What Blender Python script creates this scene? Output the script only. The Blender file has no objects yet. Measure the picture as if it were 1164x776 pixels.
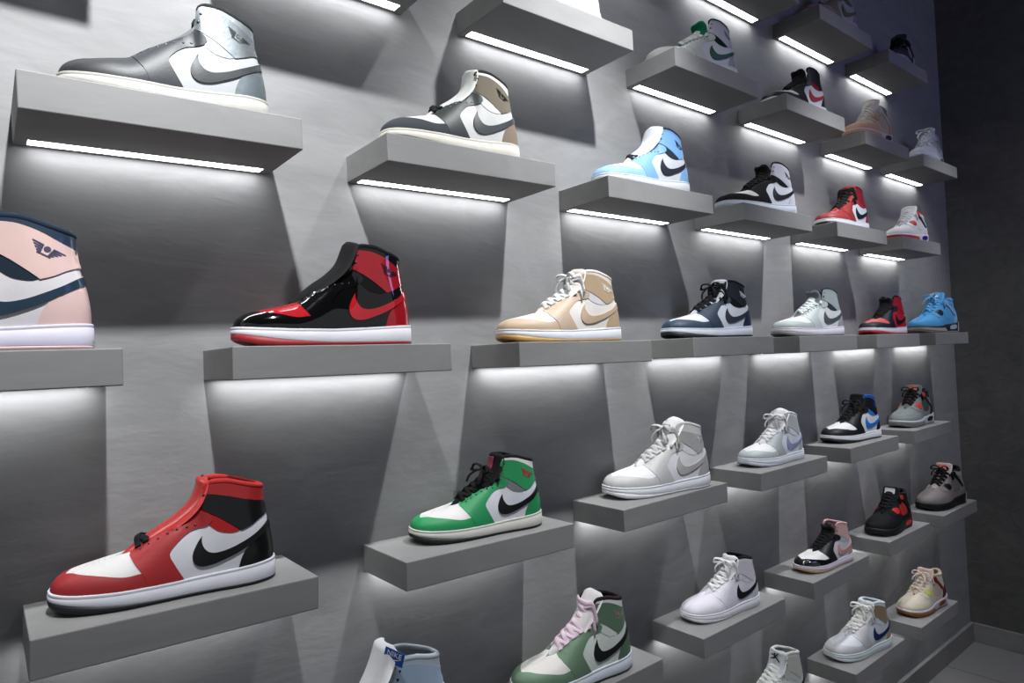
import bpy, bmesh, math, random
import numpy as np
from mathutils import Vector, Matrix
from mathutils.geometry import delaunay_2d_cdt

SC = bpy.context.scene
COL = SC.collection
random.seed(7)
rng = np.random.RandomState(7)

# ----------------------------------------------------------------------------- materials
def new_mat(name):
    m = bpy.data.materials.new(name)
    m.use_nodes = True
    nt = m.node_tree
    b = nt.nodes['Principled BSDF']
    return m, nt, b

_mats = {}
def srgb(c):
    """'#rrggbb' to linear rgba"""
    c = c.lstrip('#')
    v = [int(c[i:i+2], 16)/255 for i in (0, 2, 4)]
    return tuple((x/12.92 if x <= .04045 else ((x+.055)/1.055)**2.4) for x in v) + (1,)

# finishes of the shoe materials: roughness, specular, bump scale, bump strength, metallic, coat
FIN = dict(
    leather=(.5, .35, 260, .10, 0, 0), suede=(.85, .2, 700, .22, 0, 0), patent=(.06, .6, 40, .05, 0, 1),
    rubber=(.55, .4, 500, .04, 0, 0), fabric=(.9, .15, 900, .25, 0, 0), lace=(.85, .2, 1200, .3, 0, 0),
    metal=(.55, .5, 120, .25, .8, 0), plastic=(.3, .5, 60, .02, 0, 0), satin=(.3, .5, 300, .06, 0, .2))

def shoe_mat(color, fin):
    key = (color, fin)
    if key in _mats:
        return _mats[key]
    rough, spec, sc, st, met, coat = FIN[fin]
    m, nt, b = new_mat('%s_%s' % (fin, color.strip('#')))
    tc = nt.nodes.new('ShaderNodeTexCoord')
    nz = nt.nodes.new('ShaderNodeTexNoise'); nz.inputs['Scale'].default_value = sc; nz.inputs['Detail'].default_value = 3
    nt.links.new(tc.outputs['Object'], nz.inputs['Vector'])
    bp = nt.nodes.new('ShaderNodeBump'); bp.inputs['Strength'].default_value = st; bp.inputs['Distance'].default_value = .002
    nt.links.new(nz.outputs['Fac'], bp.inputs['Height']); nt.links.new(bp.outputs['Normal'], b.inputs['Normal'])
    n2 = nt.nodes.new('ShaderNodeTexNoise'); n2.inputs['Scale'].default_value = 35
    nt.links.new(tc.outputs['Object'], n2.inputs['Vector'])
    mx = nt.nodes.new('ShaderNodeMix'); mx.data_type = 'RGBA'
    c = tuple(v*.76 for v in srgb(color)[:3])
    mx.inputs['A'].default_value = tuple(v*.92 for v in c[:3]) + (1,)
    mx.inputs['B'].default_value = tuple(min(1, v*1.06) for v in c[:3]) + (1,)
    nt.links.new(n2.outputs['Fac'], mx.inputs['Factor']); nt.links.new(mx.outputs['Result'], b.inputs['Base Color'])
    b.inputs['Roughness'].default_value = rough
    b.inputs['Specular IOR Level'].default_value = spec
    b.inputs['Metallic'].default_value = met
    b.inputs['Coat Weight'].default_value = coat
    b.inputs['Coat Roughness'].default_value = .04
    _mats[key] = m
    return m

# ----------------------------------------------------------------------------- mesh helpers
def mesh_from(name, verts, faces, smooth=True, flat_from=None):
    me = bpy.data.meshes.new(name)
    me.from_pydata([tuple(v) for v in verts], [], [tuple(int(i) for i in f) for f in faces])
    me.update()
    if smooth:
        fl = np.ones(len(me.polygons), bool)
        if flat_from is not None:
            fl[flat_from:] = False
        me.polygons.foreach_set('use_smooth', fl)
    me.materials.append(None)
    return me

def catmull(P, ts):
    """Catmull-Rom through rows of P, parameter = index"""
    P = np.asarray(P, float)
    n = len(P)
    Q = np.vstack([2*P[0]-P[1], P, 2*P[-1]-P[-2]])
    ts = np.clip(np.asarray(ts, float), 0, n-1)
    i = np.minimum(ts.astype(int), n-2)
    f = (ts-i)[:, None]
    a, b, c, d = Q[i], Q[i+1], Q[i+2], Q[i+3]
    return .5*((2*b)+(-a+c)*f+(2*a-5*b+4*c-d)*f*f+(-a+3*b-3*c+d)*f**3)

class Surf:
    """surface over (t, s): t runs along the outline from the toe (0) to the heel (n-1), negative t is the other side; s runs up"""
    def __init__(self, nets):
        self.nets = [np.asarray(n, float) for n in nets]     # four control curves B, P1, P2, T
        self.n = len(self.nets[0])
        # dense table for the side-view look-up
        tt = np.linspace(0, self.n-1, 281); ss = np.linspace(0, 1, 71)
        T, S = np.meshgrid(tt, ss, indexing='ij')
        self.tab_ts = np.stack([T.ravel(), S.ravel()], 1)
        self.tab = self.raw(self.tab_ts[:, 0], self.tab_ts[:, 1])
    def raw(self, t, s):
        t = np.asarray(t, float); s = np.asarray(s, float)[:, None]
        sg = np.where(t < 0, -1., 1.)
        b, p, q, e = [catmull(n, np.abs(t)) for n in self.nets]
        r = b*(1-s)**3+3*p*s*(1-s)**2+3*q*s*s*(1-s)+e*s**3
        r[:, 1] = np.maximum(r[:, 1], 0)*(-sg)                       # t > 0 is the -y side
        return r
    def normal(self, t, s):
        h = 1e-3
        n1 = self.n-1
        t0, t1 = np.maximum(t-h, -n1), np.minimum(t+h, n1)
        s0, s1 = np.maximum(s-h, 0), np.minimum(s+h, 1)
        du = self.raw(t1, s)-self.raw(t0, s); dv = self.raw(t, s1)-self.raw(t, s0)
        n = np.cross(du, dv)
        l = np.linalg.norm(n, axis=1, keepdims=True)
        n = n/np.maximum(l, 1e-9)
        P = self.raw(t, s)
        c = np.array([15., 0, 5.])
        out = P-c; out[:, 0] *= .25
        flip = (n*out).sum(1) < 0
        n[flip] *= -1
        bad = l[:, 0] < 1e-8
        n[bad] = [0, 0, 1]
        # both sides meet smoothly along the ridge of the toe
        k = np.clip((np.asarray(s)-.9)/.1, 0, 1)*np.clip((4.9-np.abs(t))/.6, 0, 1)
        n[:, 1] *= 1-k
        return n/np.maximum(np.linalg.norm(n, axis=1, keepdims=True), 1e-9)
    def side(self, xz):
        """(x, z) of the side view -> (t, s)"""
        out = []
        X = self.tab[:, [0, 2]]
        for p in xz:
            k = int(((X-p)**2).sum(1).argmin())
            t, s = self.tab_ts[k]
            for _ in range(6):
                a = self.raw(np.array([t, t+1e-3, t]), np.array([s, s, s+1e-3]))[:, [0, 2]]
                J = np.stack([(a[1]-a[0])/1e-3, (a[2]-a[0])/1e-3], 1)
                d = np.linalg.lstsq(J+1e-9*np.eye(2), p-a[0], rcond=None)[0]
                d = np.clip(d, -.15, .15)
                t = min(max(t+d[0], 0), self.n-1-1.1e-3); s = min(max(s+d[1], 0), 1-1.1e-3)
            out.append((t, s))
        return np.array(out)

def densify(poly, step, smooth=False, closed=True):
    """points along a polygon; smooth rounds every vertex but the sharp corners"""
    P = np.asarray(poly, float)
    n = len(P)
    if smooth:
        a = P-np.roll(P, 1, 0); b = np.roll(P, -1, 0)-P
        ang = np.abs(np.degrees(np.arctan2(a[:, 0]*b[:, 1]-a[:, 1]*b[:, 0], (a*b).sum(1))))
        cor = [i for i in range(n) if ang[i] > 52]
        if not cor:
            W = np.vstack([P[-2:], P, P[:3]])
            P = catmull(W, np.arange(2, n+2, .2))
        else:
            P2 = []
            for j, i in enumerate(cor):
                k = cor[(j+1) % len(cor)]
                k2 = k if k > i else k+n
                seg = P[[q % n for q in range(i, k2+1)]]
                P2.append(catmull(seg, np.arange(0, len(seg)-1, .25)) if len(seg) > 2 else seg[:1])
            P = np.vstack(P2)
    out = []
    n = len(P)
    for i in range(n if closed else n-1):
        a, b = P[i], P[(i+1) % n]
        k = max(1, int(math.ceil(np.linalg.norm(b-a)/step)))
        for j in range(k):
            out.append(a+(b-a)*j/k)
    out = np.array(out)
    keep = [0]
    for i in range(1, len(out)):
        if np.linalg.norm(out[i]-out[keep[-1]]) > step*.25:
            keep.append(i)
    return out[keep]

def inside(poly, pts):
    x, y = pts[:, 0], pts[:, 1]
    c = np.zeros(len(pts), bool)
    n = len(poly)
    for i in range(n):
        x1, y1 = poly[i]; x2, y2 = poly[i-1]
        if y1 == y2:
            continue
        c ^= ((y1 > y) != (y2 > y)) & (x < (x2-x1)*(y-y1)/(y2-y1)+x1)
    return c

def tri_region(poly, grid, asp=(1., 1.)):
    """triangulate a polygon with interior grid points"""
    asp = np.array(asp)
    B = np.asarray(poly)
    lo, hi = B.min(0), B.max(0)
    gx = np.arange(lo[0]+grid[0]/2, hi[0], grid[0]); gy = np.arange(lo[1]+grid[1]/2, hi[1], grid[1])
    G = np.array([(a+(.25*grid[0] if j % 2 else 0), b) for a in gx for j, b in enumerate(gy)]) if len(gx) and len(gy) else np.zeros((0, 2))
    if len(G):
        G = G[inside(B, G)]
        if len(G):
            d = np.sqrt((((G[:, None]-B[None])*asp)**2).sum(2)).min(1)
            G = G[d > .45*min(grid[0]*asp[0], grid[1]*asp[1])]
    V = np.vstack([B, G]) if len(G) else B
    nb = len(B)
    r = delaunay_2d_cdt([Vector(v*asp) for v in V], [], [list(range(nb))], 1, 1e-7)
    return np.array([tuple(v) for v in r[0]])/asp, [tuple(f) for f in r[2]]

def solidify(surf, ts, faces, off, base):
    """skin over the surface at height off with a rim down to height base"""
    P = surf.raw(ts[:, 0], ts[:, 1]); N = surf.normal(ts[:, 0], ts[:, 1])
    top = P+N*off; low = P+N*base
    # orientation
    F = []
    for f in faces:
        a, b, c = top[f[0]], top[f[1]], top[f[2]]
        n = np.cross(b-a, c-a)
        F.append(f if n @ (N[f[0]]+N[f[1]]+N[f[2]]) > 0 else f[::-1])
    cnt = {}
    for f in F:
        for i in range(len(f)):
            e = (f[i], f[(i+1) % len(f)])
            cnt[e] = cnt.get(e, 0)+1
    rim = [e for e in cnt if (e[1], e[0]) not in cnt]
    rim = [e for e in rim if not (abs(top[e[0]][1]) < .3 and abs(top[e[1]][1]) < .3 and abs(top[e[0]][1]-top[e[1]][1]) < .02)]
    return top, low, F, rim

def panel(name, surf, poly, chart='side', off=.12, base=-.05, step=.3, grid=.45, smooth=True, mirror=False):
    if chart == 'side':
        B = densify(poly, step, smooth)
        V, F = tri_region(B, (grid, grid))
        ts = surf.side(V)
    else:
        P = np.asarray(poly, float)*np.array([1, 8.])          # s spans about eight cm
        B = densify(P, step, smooth)
        V, F = tri_region(B, (grid, grid))
        ts = V/np.array([1, 8.])
        ts[:, 1] = np.clip(ts[:, 1], 0, 1)
        ts[:, 0] = np.clip(ts[:, 0], -(surf.n-1), surf.n-1)
    top, low, F, rim = solidify(surf, ts, F, off, base)
    verts, faces, rims = [], [], []
    def emit(m):
        k = len(verts)
        sg = np.array([1, m, 1])
        verts.extend(top*sg)
        faces.extend([tuple(i+k for i in (f if m > 0 else f[::-1])) for f in F])
    def emit_rim(m):
        sg = np.array([1, m, 1])
        for a, b in rim:
            k = len(verts)
            q = [top[a]*sg, low[a]*sg, low[b]*sg, top[b]*sg]
            verts.extend(q)
            rims.append((k, k+1, k+2, k+3) if m > 0 else (k+3, k+2, k+1, k))
    ms = (1, -1) if mirror else (1,)
    for m in ms: emit(m)
    nf = len(faces)
    for m in ms: emit_rim(m)
    me = mesh_from(name, CM(verts), faces+rims, True, nf)
    if chart == 'ts' and np.asarray(poly)[:, 0].min() < 0:
        bm = bmesh.new(); bm.from_mesh(me)
        ridge = [v for v in bm.verts if abs(v.co.y) < 2e-5 and not any(not f.smooth for f in v.link_faces)]
        bmesh.ops.remove_doubles(bm, verts=ridge, dist=4e-4)
        bm.to_mesh(me); bm.free()
    return me

def CM(v):
    """shoe centimetres (toe at x=0) to local metres centred on the shoe"""
    v = np.asarray(v, float)
    return (v-np.array([15., 0, 0]))*.01

def tube(path, rad, seg=8, flat=1., closed=False, up=None, caps=True):
    """verts, faces of a tube along path; flat squashes it along its local normal"""
    P = np.asarray(path, float)
    n = len(P)
    rad = np.broadcast_to(np.asarray(rad, float), (n,))
    if closed:
        T = np.roll(P, -1, 0)-np.roll(P, 1, 0)
    else:
        T = np.gradient(P, axis=0)
    T /= np.maximum(np.linalg.norm(T, axis=1, keepdims=True), 1e-9)
    up = np.array([0, 0, 1.]) if up is None else np.asarray(up, float)
    V, F = [], []
    for i in range(n):
        u = up[i] if up.ndim == 2 else up
        s = np.cross(T[i], u)
        if np.linalg.norm(s) < 1e-6:
            s = np.cross(T[i], [1, 0, 0])
        s /= np.linalg.norm(s); w = np.cross(s, T[i])
        for k in range(seg):
            a = 2*math.pi*k/seg
            V.append(P[i]+rad[i]*(s*math.cos(a)+w*flat*math.sin(a)))
    m = n if closed else n-1
    for i in range(m):
        for k in range(seg):
            a, b = i*seg+k, i*seg+(k+1) % seg
            c, d = ((i+1) % n)*seg+k, ((i+1) % n)*seg+(k+1) % seg
            F.append((a, b, d, c))
    if caps and not closed:
        F.append(tuple(range(seg))[::-1]); F.append(tuple(range((n-1)*seg, n*seg)))
    return V, F

def join(parts):
    V, F = [], []
    for v, f in parts:
        k = len(V); V.extend(v); F.extend([tuple(i+k for i in q) for q in f])
    return V, F

def flip_out(me):
    bm = bmesh.new(); bm.from_mesh(me); bmesh.ops.recalc_face_normals(bm, faces=bm.faces); bm.to_mesh(me); bm.free()
    return me
EXPOSURE = 0
LED = 17
SPOTS = [(.45, .55, 270, 56, 34), (1.48, .15, 195, 52, 26), (2.73, -.4, 150, 52, 9), (3.85, -.5, 70, 52, 4)]
AREAS = [((3.3, -2.2, 1.5), (3.4, 0, .4), .8, 7, (.36, .38, 1))]
WORLD = .24
# local places on the two shoes: position, right, up
TAG = ((.034, -.037, .182), (.6, -.72, -.32), (.1, -.3, .95))
FIGPOS = ((.0315, 0, .160), (0, -1, 0), (.08, 0, 1))
# ----------------------------------------------------------------------------- the two sneaker bodies
def lin(xs, ys):
    return lambda x: np.interp(x, xs, ys)

OUT_HIGH = [(0, 0), (.35, 1.9), (1.5, 3.4), (3.4, 4.45), (6, 5.1), (9, 5.35), (12, 5.15), (15, 4.75), (18, 4.4), (20.8, 4.25),
            (23.6, 4.3), (26.4, 4.0), (28.6, 2.9), (29.7, 1.5), (30, 0)]

def outline(ctrl, n=15*6):
    h = catmull(ctrl, np.linspace(0, len(ctrl)-1, n))
    h[:, 1] = np.maximum(h[:, 1], 0); h[0, 1] = h[-1, 1] = 0
    return np.vstack([h*[1, -1], (h[1:-1])[::-1]])            # closed: -y side first

def inset(P, d):
    n = len(P)
    T = np.roll(P, -1, 0)-np.roll(P, 1, 0)
    T /= np.linalg.norm(T, axis=1, keepdims=True)
    N = np.stack([-T[:, 1], T[:, 0]], 1)
    c = P.mean(0)
    if ((P-c)*N).sum() > 0:
        N = -N
    return P+N*d

def rings(name, P, levels, cap_low=True, cap_top=True):
    V, F = [], []
    n = len(P)
    for d, zf in levels:
        Q = inset(P, d)
        z = zf(P[:, 0])
        V.extend(np.column_stack([Q, z]))
    for i in range(len(levels)-1):
        for k in range(n):
            a, b = i*n+k, i*n+(k+1) % n
            F.append((a, b, b+n, a+n))
    nside = len(F)
    for ok, i in ((cap_low, 0), (cap_top, len(levels)-1)):
        if not ok:
            continue
        h = n//2
        # bridge the two sides of the outline
        for k in range(h):
            a, b = i*n+k, i*n+k+1
            c, d = i*n+(n-k) % n, i*n+n-k-1
            q = [a, b, d, c]
            q = [v for j, v in enumerate(q) if v not in q[:j]]
            if len(q) >= 3:
                F.append(tuple(q))
    me = mesh_from(name, CM(V), F, True, nside)
    return flip_out(me)

def weld(me):
    bm = bmesh.new(); bm.from_mesh(me); bmesh.ops.remove_doubles(bm, verts=bm.verts, dist=1e-5); bm.to_mesh(me); bm.free()
    me.polygons.foreach_set('use_smooth', np.ones(len(me.polygons), bool))
    return me

def off(f, d):
    return lambda x: f(x)+d

def tongue_mesh(name, line, wid, thick=.45, droop=.9, lean=0.):
    """padded tongue along a centre line of (x, z)"""
    n = 36
    L = catmull(line, np.linspace(0, len(line)-1, n)); L[:, 0] -= lean*np.linspace(0, 1, n)**2
    W = np.interp(np.linspace(0, 1, n), np.linspace(0, 1, len(wid)), wid)
    T = np.gradient(L, axis=0); T /= np.linalg.norm(T, axis=1, keepdims=True)
    Nn = np.stack([-T[:, 1], T[:, 0]], 1)
    m = 13
    V, F = [], []
    e = np.linspace(-1, 1, m)
    for i in range(n):
        f = i/(n-1)
        w = W[i]*(math.sqrt(max(0., 1-((f-.9)/.1)**2))*.45+.55 if f > .9 else 1)
        th = thick*(.35+.65*min(1, (1-f)/.06)) if f > .94 else thick
        for side in (1, -1):
            for q in e:
                o = -droop*q*q+side*th*(1-q**4)**.5*.9
                V.append((L[i, 0]+Nn[i, 0]*o, q*w, L[i, 1]+Nn[i, 1]*o))
    R = 2*m
    for i in range(n-1):
        for k in range(m-1):
            a = i*R+k
            F.append((a, a+1, a+1+R, a+R))
            b = i*R+m+k
            F.append((b+1, b, b+R, b+1+R))
        for (p, q) in ((0, m), (2*m-1, m-1)):
            F.append((i*R+p, i*R+q, (i+1)*R+q, (i+1)*R+p)[::-1])
    for i in (0, n-1):
        for k in range(m-1):
            F.append((i*R+k, i*R+k+1, i*R+m+k+1, i*R+m+k))
    return flip_out(mesh_from(name, CM(V), F))

def lace_mesh(name, surf, line, t0, t1, rows, bow=True, r=.52, only=None, th=.5):
    """flat laces crossing over the tongue whose centre line is given in (x, z)"""
    parts = []
    tj = np.linspace(t0, t1, rows)
    L = catmull(line, np.linspace(0, len(line)-1, 120)); T = np.gradient(L, axis=0); T /= np.linalg.norm(T, axis=1, keepdims=True)
    def over(p, lift):
        i = int(((L-p[[0, 2]])**2).sum(1).argmin())
        n = np.array([-T[i, 1], 0, T[i, 0]])
        return np.array([L[i, 0], 0, L[i, 1]])+n*(th+lift), n
    for j, t in enumerate(tj):
        if only is not None and j not in only:
            continue
        for sg in (1, -1):
            tb = min(t+.8*(tj[1]-tj[0]), t1+.05)
            def eye(tt, g):
                q = .9 if tt < 8 else .72+.0*tt
                P = surf.raw(np.array([tt*g]), np.array([q]))[0]; N = surf.normal(np.array([tt*g]), np.array([q]))[0]
                return P+N*.3, surf.raw(np.array([tt*g]), np.array([1.]))[0]
            a0, a1 = eye(t, sg); b0, b1 = eye(tb, -sg)
            m, n = over((a1+b1)/2, .28+.25*(sg > 0))
            a1 = a1+n*.45; b1 = b1+n*.45
            q1 = a1*.5+m*.5+n*.22; q2 = b1*.5+m*.5+n*.22
            path = catmull([a0, a1, q1, m, q2, b1, b0], np.linspace(0, 6, 26))
            parts.append(tube(path, r, 8, .38, up=n))
    if bow:
        p, n = over(surf.raw(np.array([t1, -t1]), np.array([1., 1.])).mean(0), .75)
        u = np.array([n[2], 0, -n[0]])
        for sg in (1, -1):
            loop = [p, p+n*.9+u*.5+[0, 1.3*sg, 0], p+n*1.2+u*.2+[0, 2.9*sg, 0], p+n*.7-u*1.0+[0, 3.1*sg, 0], p+n*.5-u*.6+[0, 1.5*sg, 0], p]
            parts.append(tube(catmull(loop, np.linspace(0, 5, 26)), r*.95, 8, .5, up=n*.6+u*.8))
            end = [p, p+n*.7-u*.7+[0, 1.0*sg, 0], p+n*.9-u*2.4+[0, 2.3*sg, 0], p+n*.5-u*4.0+[0, 2.5*sg, 0]]
            parts.append(tube(catmull(end, np.linspace(0, 3, 16)), r*.9, 8, .5, up=n*.8+np.array([0, .6*sg, 0])))
        kk = catmull([p+[0, -.6, 0]-n*.2, p+n*.25, p+[0, .6, 0]-n*.2], np.linspace(0, 2, 9))
        parts.append(tube(kk, .65, 8, .8))
    V, F = join(parts)
    return mesh_from(name, CM(V), F)

def eyelet_meshes(surf, spots, r=.2):
    """one small disc per lace hole on the near side"""
    out = []
    for t, s in spots:
        P = surf.raw(np.array([t]), np.array([s]))[0]; N = surf.normal(np.array([t]), np.array([s]))[0]
        a = np.cross(N, [0, 1, .3]); a /= np.linalg.norm(a); b = np.cross(N, a)
        V, F = [], []
        for i in range(10):
            c = 2*math.pi*i/10
            V.append(P+N*.26+(a*math.cos(c)+b*math.sin(c))*r*.55)
            V.append(P+N*.12+(a*math.cos(c)+b*math.sin(c))*r*1.3)
        F.append(tuple(2*i for i in range(10)))
        for i in range(10):
            j = (i+1) % 10
            F.append((2*i, 2*i+1, 2*j+1, 2*j))
        out.append(flip_out(mesh_from('eyelet', CM(V), F)))
    return out

def perforations(surf):
    sel = (surf.tab_ts[:, 1] > .5) & (surf.tab_ts[:, 0] < 5)
    X = surf.tab[sel][:, :2]; Q = surf.tab_ts[sel]
    V, F = [], []
    for i in range(6):
        x = 4.6+i*.72
        m = 2+min(i, 5-i, 2)
        for j in range(m):
            y = (j-(m-1)/2)*.62
            k = int(((X-[x, -abs(y)])**2).sum(1).argmin())
            t, s = Q[k]
            P = surf.raw(np.array([t]), np.array([s]))[0]; N = surf.normal(np.array([t]), np.array([s]))[0]
            P = np.array([x, -abs(y), P[2]])+N*.075
            if y > 0:
                P[1] *= -1; N = N*[1, -1, 1]
            a = np.cross(N, [0, 1, .1]); a /= np.linalg.norm(a); b = np.cross(N, a)
            b0 = len(V)
            V.extend([P+(a*math.cos(c)+b*math.sin(c))*.085 for c in np.linspace(0, 2*math.pi, 7)[:-1]])
            F.append(tuple(range(b0, b0+6)))
    return flip_out(mesh_from('perforation_pattern', CM(V), F))

def wing_shapes(cx, cz, w):
    """a ball between two four-feathered wings, tilted down to the heel"""
    P = []
    for sg in (-1, 1):
        for i in range(4):
            v = -.62+.36*i; a, b = .5+.05*i, 1.15+.36*i
            P.append([(sg*a, v-.13), (sg*b, v-.02), (sg*(b+.12), v+.16), (sg*a, v+.13)])
    P.append([(.46*math.cos(c), .12+.46*math.sin(c)) for c in np.linspace(0, 2*math.pi, 13)[:-1]])
    P.append([(-.95, -1.0), (.95, -1.0), (.95, -.78), (-.95, -.78)])
    c, s = math.cos(-.5), math.sin(-.5)
    return [[(cx+w*(x*c-y*s), cz+w*(x*s+y*c)) for x, y in q] for q in P]

def join_meshes(name, ms):
    bm = bmesh.new()
    for m in ms:
        bm.from_mesh(m); bpy.data.meshes.remove(m)
    me = bpy.data.meshes.new(name); bm.to_mesh(me); bm.free(); me.materials.append(None)
    return me

def build_high():
    zm = lin([0, 3, 8, 15, 22, 30], [3.25, 3.0, 2.75, 2.7, 3.0, 3.45])
    zb = lin([0, 1, 3, 6, 8, 30], [1.25, .85, .35, .05, 0, 0])
    zo = lin([0, 3, 6, 10, 14, 30], [2.15, 1.65, 1.15, .75, .55, .5])
    P = outline(OUT_HIGH)
    K = {}
    K['outsole'] = rings('outsole', P, [(1.2, zb), (.3, zb), (.06, off(zb, .12)), (-.02, off(zb, .3)), (-.02, zo)])
    K['midsole'] = rings('midsole', P, [(.05, off(zo, -.03)), (.0, off(zo, .0)), (-.06, off(zo, .12)), (-.02, off(zm, -.55)), (.07, off(zm, -.48)), (.03, off(zm, -.4)),
                                        (.0, off(zm, -.1)), (.06, off(zm, -.02)), (.2, zm), (.6, zm)])
    B = []
    h = np.array(OUT_HIGH, float)
    Q = inset(np.vstack([h*[1, -1], h[1:-1][::-1]]), .38)[:len(h)]
    Q[:, 1] = np.abs(Q[:, 1]); Q[0, 1] = Q[-1, 1] = 0
    for x, y in Q:
        B.append((x, y, float(zm(x))-.2))
    B = np.array(B)
    T = np.array([(2.9, 0, 5.25), (3.4, 0, 5.5), (4.4, 0, 5.85), (5.7, 0, 6.2), (8.0, 0, 6.75), (10.2, .9, 7.5), (12.8, 1.5, 9.2), (15.9, 2.0, 10.75), (18.7, 2.4, 12.8),
                  (19.5, 2.7, 16.5), (22.2, 3.0, 16.9), (25.0, 2.75, 16.1), (27.0, 2.0, 15.5), (27.9, 1.05, 15.25), (28.15, 0, 15.2)])
    P1 = B.copy(); P2 = T.copy()
    for i in range(15):
        dz = T[i, 2]-B[i, 2]
        o = np.array([[-1, 0], [-.8, .6], [-.5, .85], [-.25, .95], [0, 1]][i]) if i < 5 else np.array([0, 1.])
        if i > 11: o = np.array([[.5, .8], [.85, .5], [1, 0]][i-12])
        if i < 5:
            P1[i, 2] += 1.35+.22*i; P1[i, :2] += o*.12
            P2[i, :2] += (B[i, :2]-T[i, :2])*(.66 if i > 1 else .6); P2[i, 2] += 0
        elif i < 8:
            P1[i, 2] += dz*.42; P1[i, :2] += o*.2
            P2[i, :2] += (B[i, :2]-T[i, :2])*.5; P2[i, 2] -= dz*.06
        else:
            P1[i, 2] += dz*.36; P1[i, :2] += o*.3
            P2[i, 2] -= dz*.36; P2[i, :2] += o*(.35 if i < 12 else -.1)
    S = Surf([B, P1, P2, T])
    K['_surf'] = S
    # the bare upper
    tt = np.linspace(-14, 14, 181); ss = np.linspace(0, 1, 25)
    G = np.stack(np.meshgrid(tt, ss, indexing='ij'), -1).reshape(-1, 2)
    V = S.raw(G[:, 0], G[:, 1])
    F = [(i*25+j, (i+1)*25+j, (i+1)*25+j+1, i*25+j+1) for i in range(180) for j in range(24)]
    K['upper'] = weld(mesh_from('upper', CM(V), F))
    # lining and footbed
    tt = np.linspace(6.2, 14, 40); tt = np.concatenate([tt, -tt[::-1]]); ss = np.linspace(.22, 1, 14)
    V = []
    for t in tt:
        p = S.raw(np.full(14, t), ss); n = S.normal(np.full(14, t), ss)
        d = np.clip((abs(t)-5)*.25, .1, .55)
        V.extend(p-n*d)
    V = np.array(V); V[:, 1] = np.where(np.repeat(tt, 14) > 0, np.minimum(V[:, 1], 0), np.maximum(V[:, 1], 0))
    F = [(i*14+j, (i+1)*14+j, (i+1)*14+j+1, i*14+j+1) for i in range(79) for j in range(13)]
    F += [(i*14, (i+1)*14, (78-i)*14, (79-i)*14) for i in range(39)]
    K['lining'] = mesh_from('lining', CM(V), F)
    # padded collar roll
    tt = np.linspace(8.7, 14, 30); tt = np.concatenate([tt, -tt[::-1][1:]])
    p = S.raw(tt, np.ones(len(tt))); n = S.normal(tt, np.full(len(tt), .97))
    p = p-n*.3; p[:, 2] -= .12
    r = np.interp(np.abs(tt), [8.7, 9.4, 11, 14], [.3, .5, .52, .48])
    K['collar'] = mesh_from('collar', *[CM(a) if k == 0 else a for k, a in enumerate(tube(p, r, 10))])
    # overlays
    up = [(0, .80), (1, .76), (2, .68), (3, .54), (4, .40), (5, .31), (5.75, .27)]
    low = [(6.1, .14), (6.5, 0)]
    half = up+low
    K['toe_cap'] = panel('toe_cap', S, [(t, s) for t, s in half[::-1]]+[(-t, s) for t, s in half[1:]], 'ts', .11, -.05, .25, .4)
    up2 = [(0, .77), (1, .72), (2, .64), (3, .5), (4, .36), (5, .27), (5.85, .22)]
    back = [(5.6, .5), (5.25, .72), (4.8, .9), (4.35, .999), (3.6, .999), (2.5, .999), (1.2, .999), (.5, .999)]
    hb = up2+back
    K['toe_box'] = panel('toe_box', S, [(t, s) for t, s in hb]+[(-t, s) for t, s in hb[::-1][:-1]], 'ts', .045, -.05, .25, .45)
    K['eyestay'] = panel('eyestay', S, [(11.9, 2.8), (11.3, 4.5), (10.3, 6.0), (9.75, 7.0), (10.1, 7.5), (11.4, 8.4), (12.8, 9.35), (14.4, 10.2), (15.9, 11.0), (17.3, 11.95), (18.5, 12.8),
                                        (19.1, 12.5), (20.1, 11.8), (20.4, 11.0), (19.8, 10.3), (18.8, 10.0), (17.4, 9.6), (16.1, 8.7), (14.9, 7.4), (14.7, 6.5), (15.4, 4.9), (16.5, 2.8)], 'side', .17, -.3, .3, .42)
    K['gusset'] = panel('gusset', S, [(18.6, 13.2), (19.4, 12.6), (21.2, 11.4), (23.4, 9.8), (24.6, 9.1), (23.4, 8.7), (21.6, 9.0), (20.4, 9.8), (19.7, 10.6), (18.6, 11.6)], 'side', .07, -.05, .3, .4)
    K['ankle_strap'] = panel('ankle_strap', S, [(18.35, 13.2), (18.5, 14.4), (19.2, 16.2), (20.4, 16.1), (22.2, 15.9), (24.3, 15.1), (26.4, 13.9), (28.25, 12.95), (28.4, 11.6), (28.75, 10.9), (27.2, 10.2), (25.8, 9.4),
                                                (24.4, 8.9), (23.2, 9.9), (21.4, 11.3), (19.8, 12.3)], 'side', .16, -.05, .3, .42)
    K['collar_panel'] = panel('collar_panel', S, [(8.8, .95), (9.6, .925), (10.4, .905), (11.2, .87), (12, .82), (13, .80), (14, .795), (14, .985), (12, .985), (10.5, .985), (8.8, .985)], 'ts', .1, -.05, .25, .45)
    K['ankle_strap_low'] = panel('ankle_strap', S, [(18.35, 13.2), (18.4, 14.3), (18.8, 15.0), (20.4, 15.0), (22.4, 14.5), (24.6, 13.8), (26.6, 13.2), (28.25, 12.8), (28.4, 11.6), (28.75, 10.9), (27.2, 10.2), (25.8, 9.4),
                                                    (24.4, 8.9), (23.2, 9.9), (21.4, 11.3), (19.8, 12.3)], 'side', .16, -.05, .3, .42)
    K['collar_panel_tall'] = panel('collar_panel', S, [(8.75, .86), (9.6, .85), (10.4, .83), (11.2, .81), (12, .80), (13, .79), (14, .785), (14, .985), (12, .985), (10.5, .985), (8.75, .985)], 'ts', .1, -.05, .25, .45)
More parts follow.
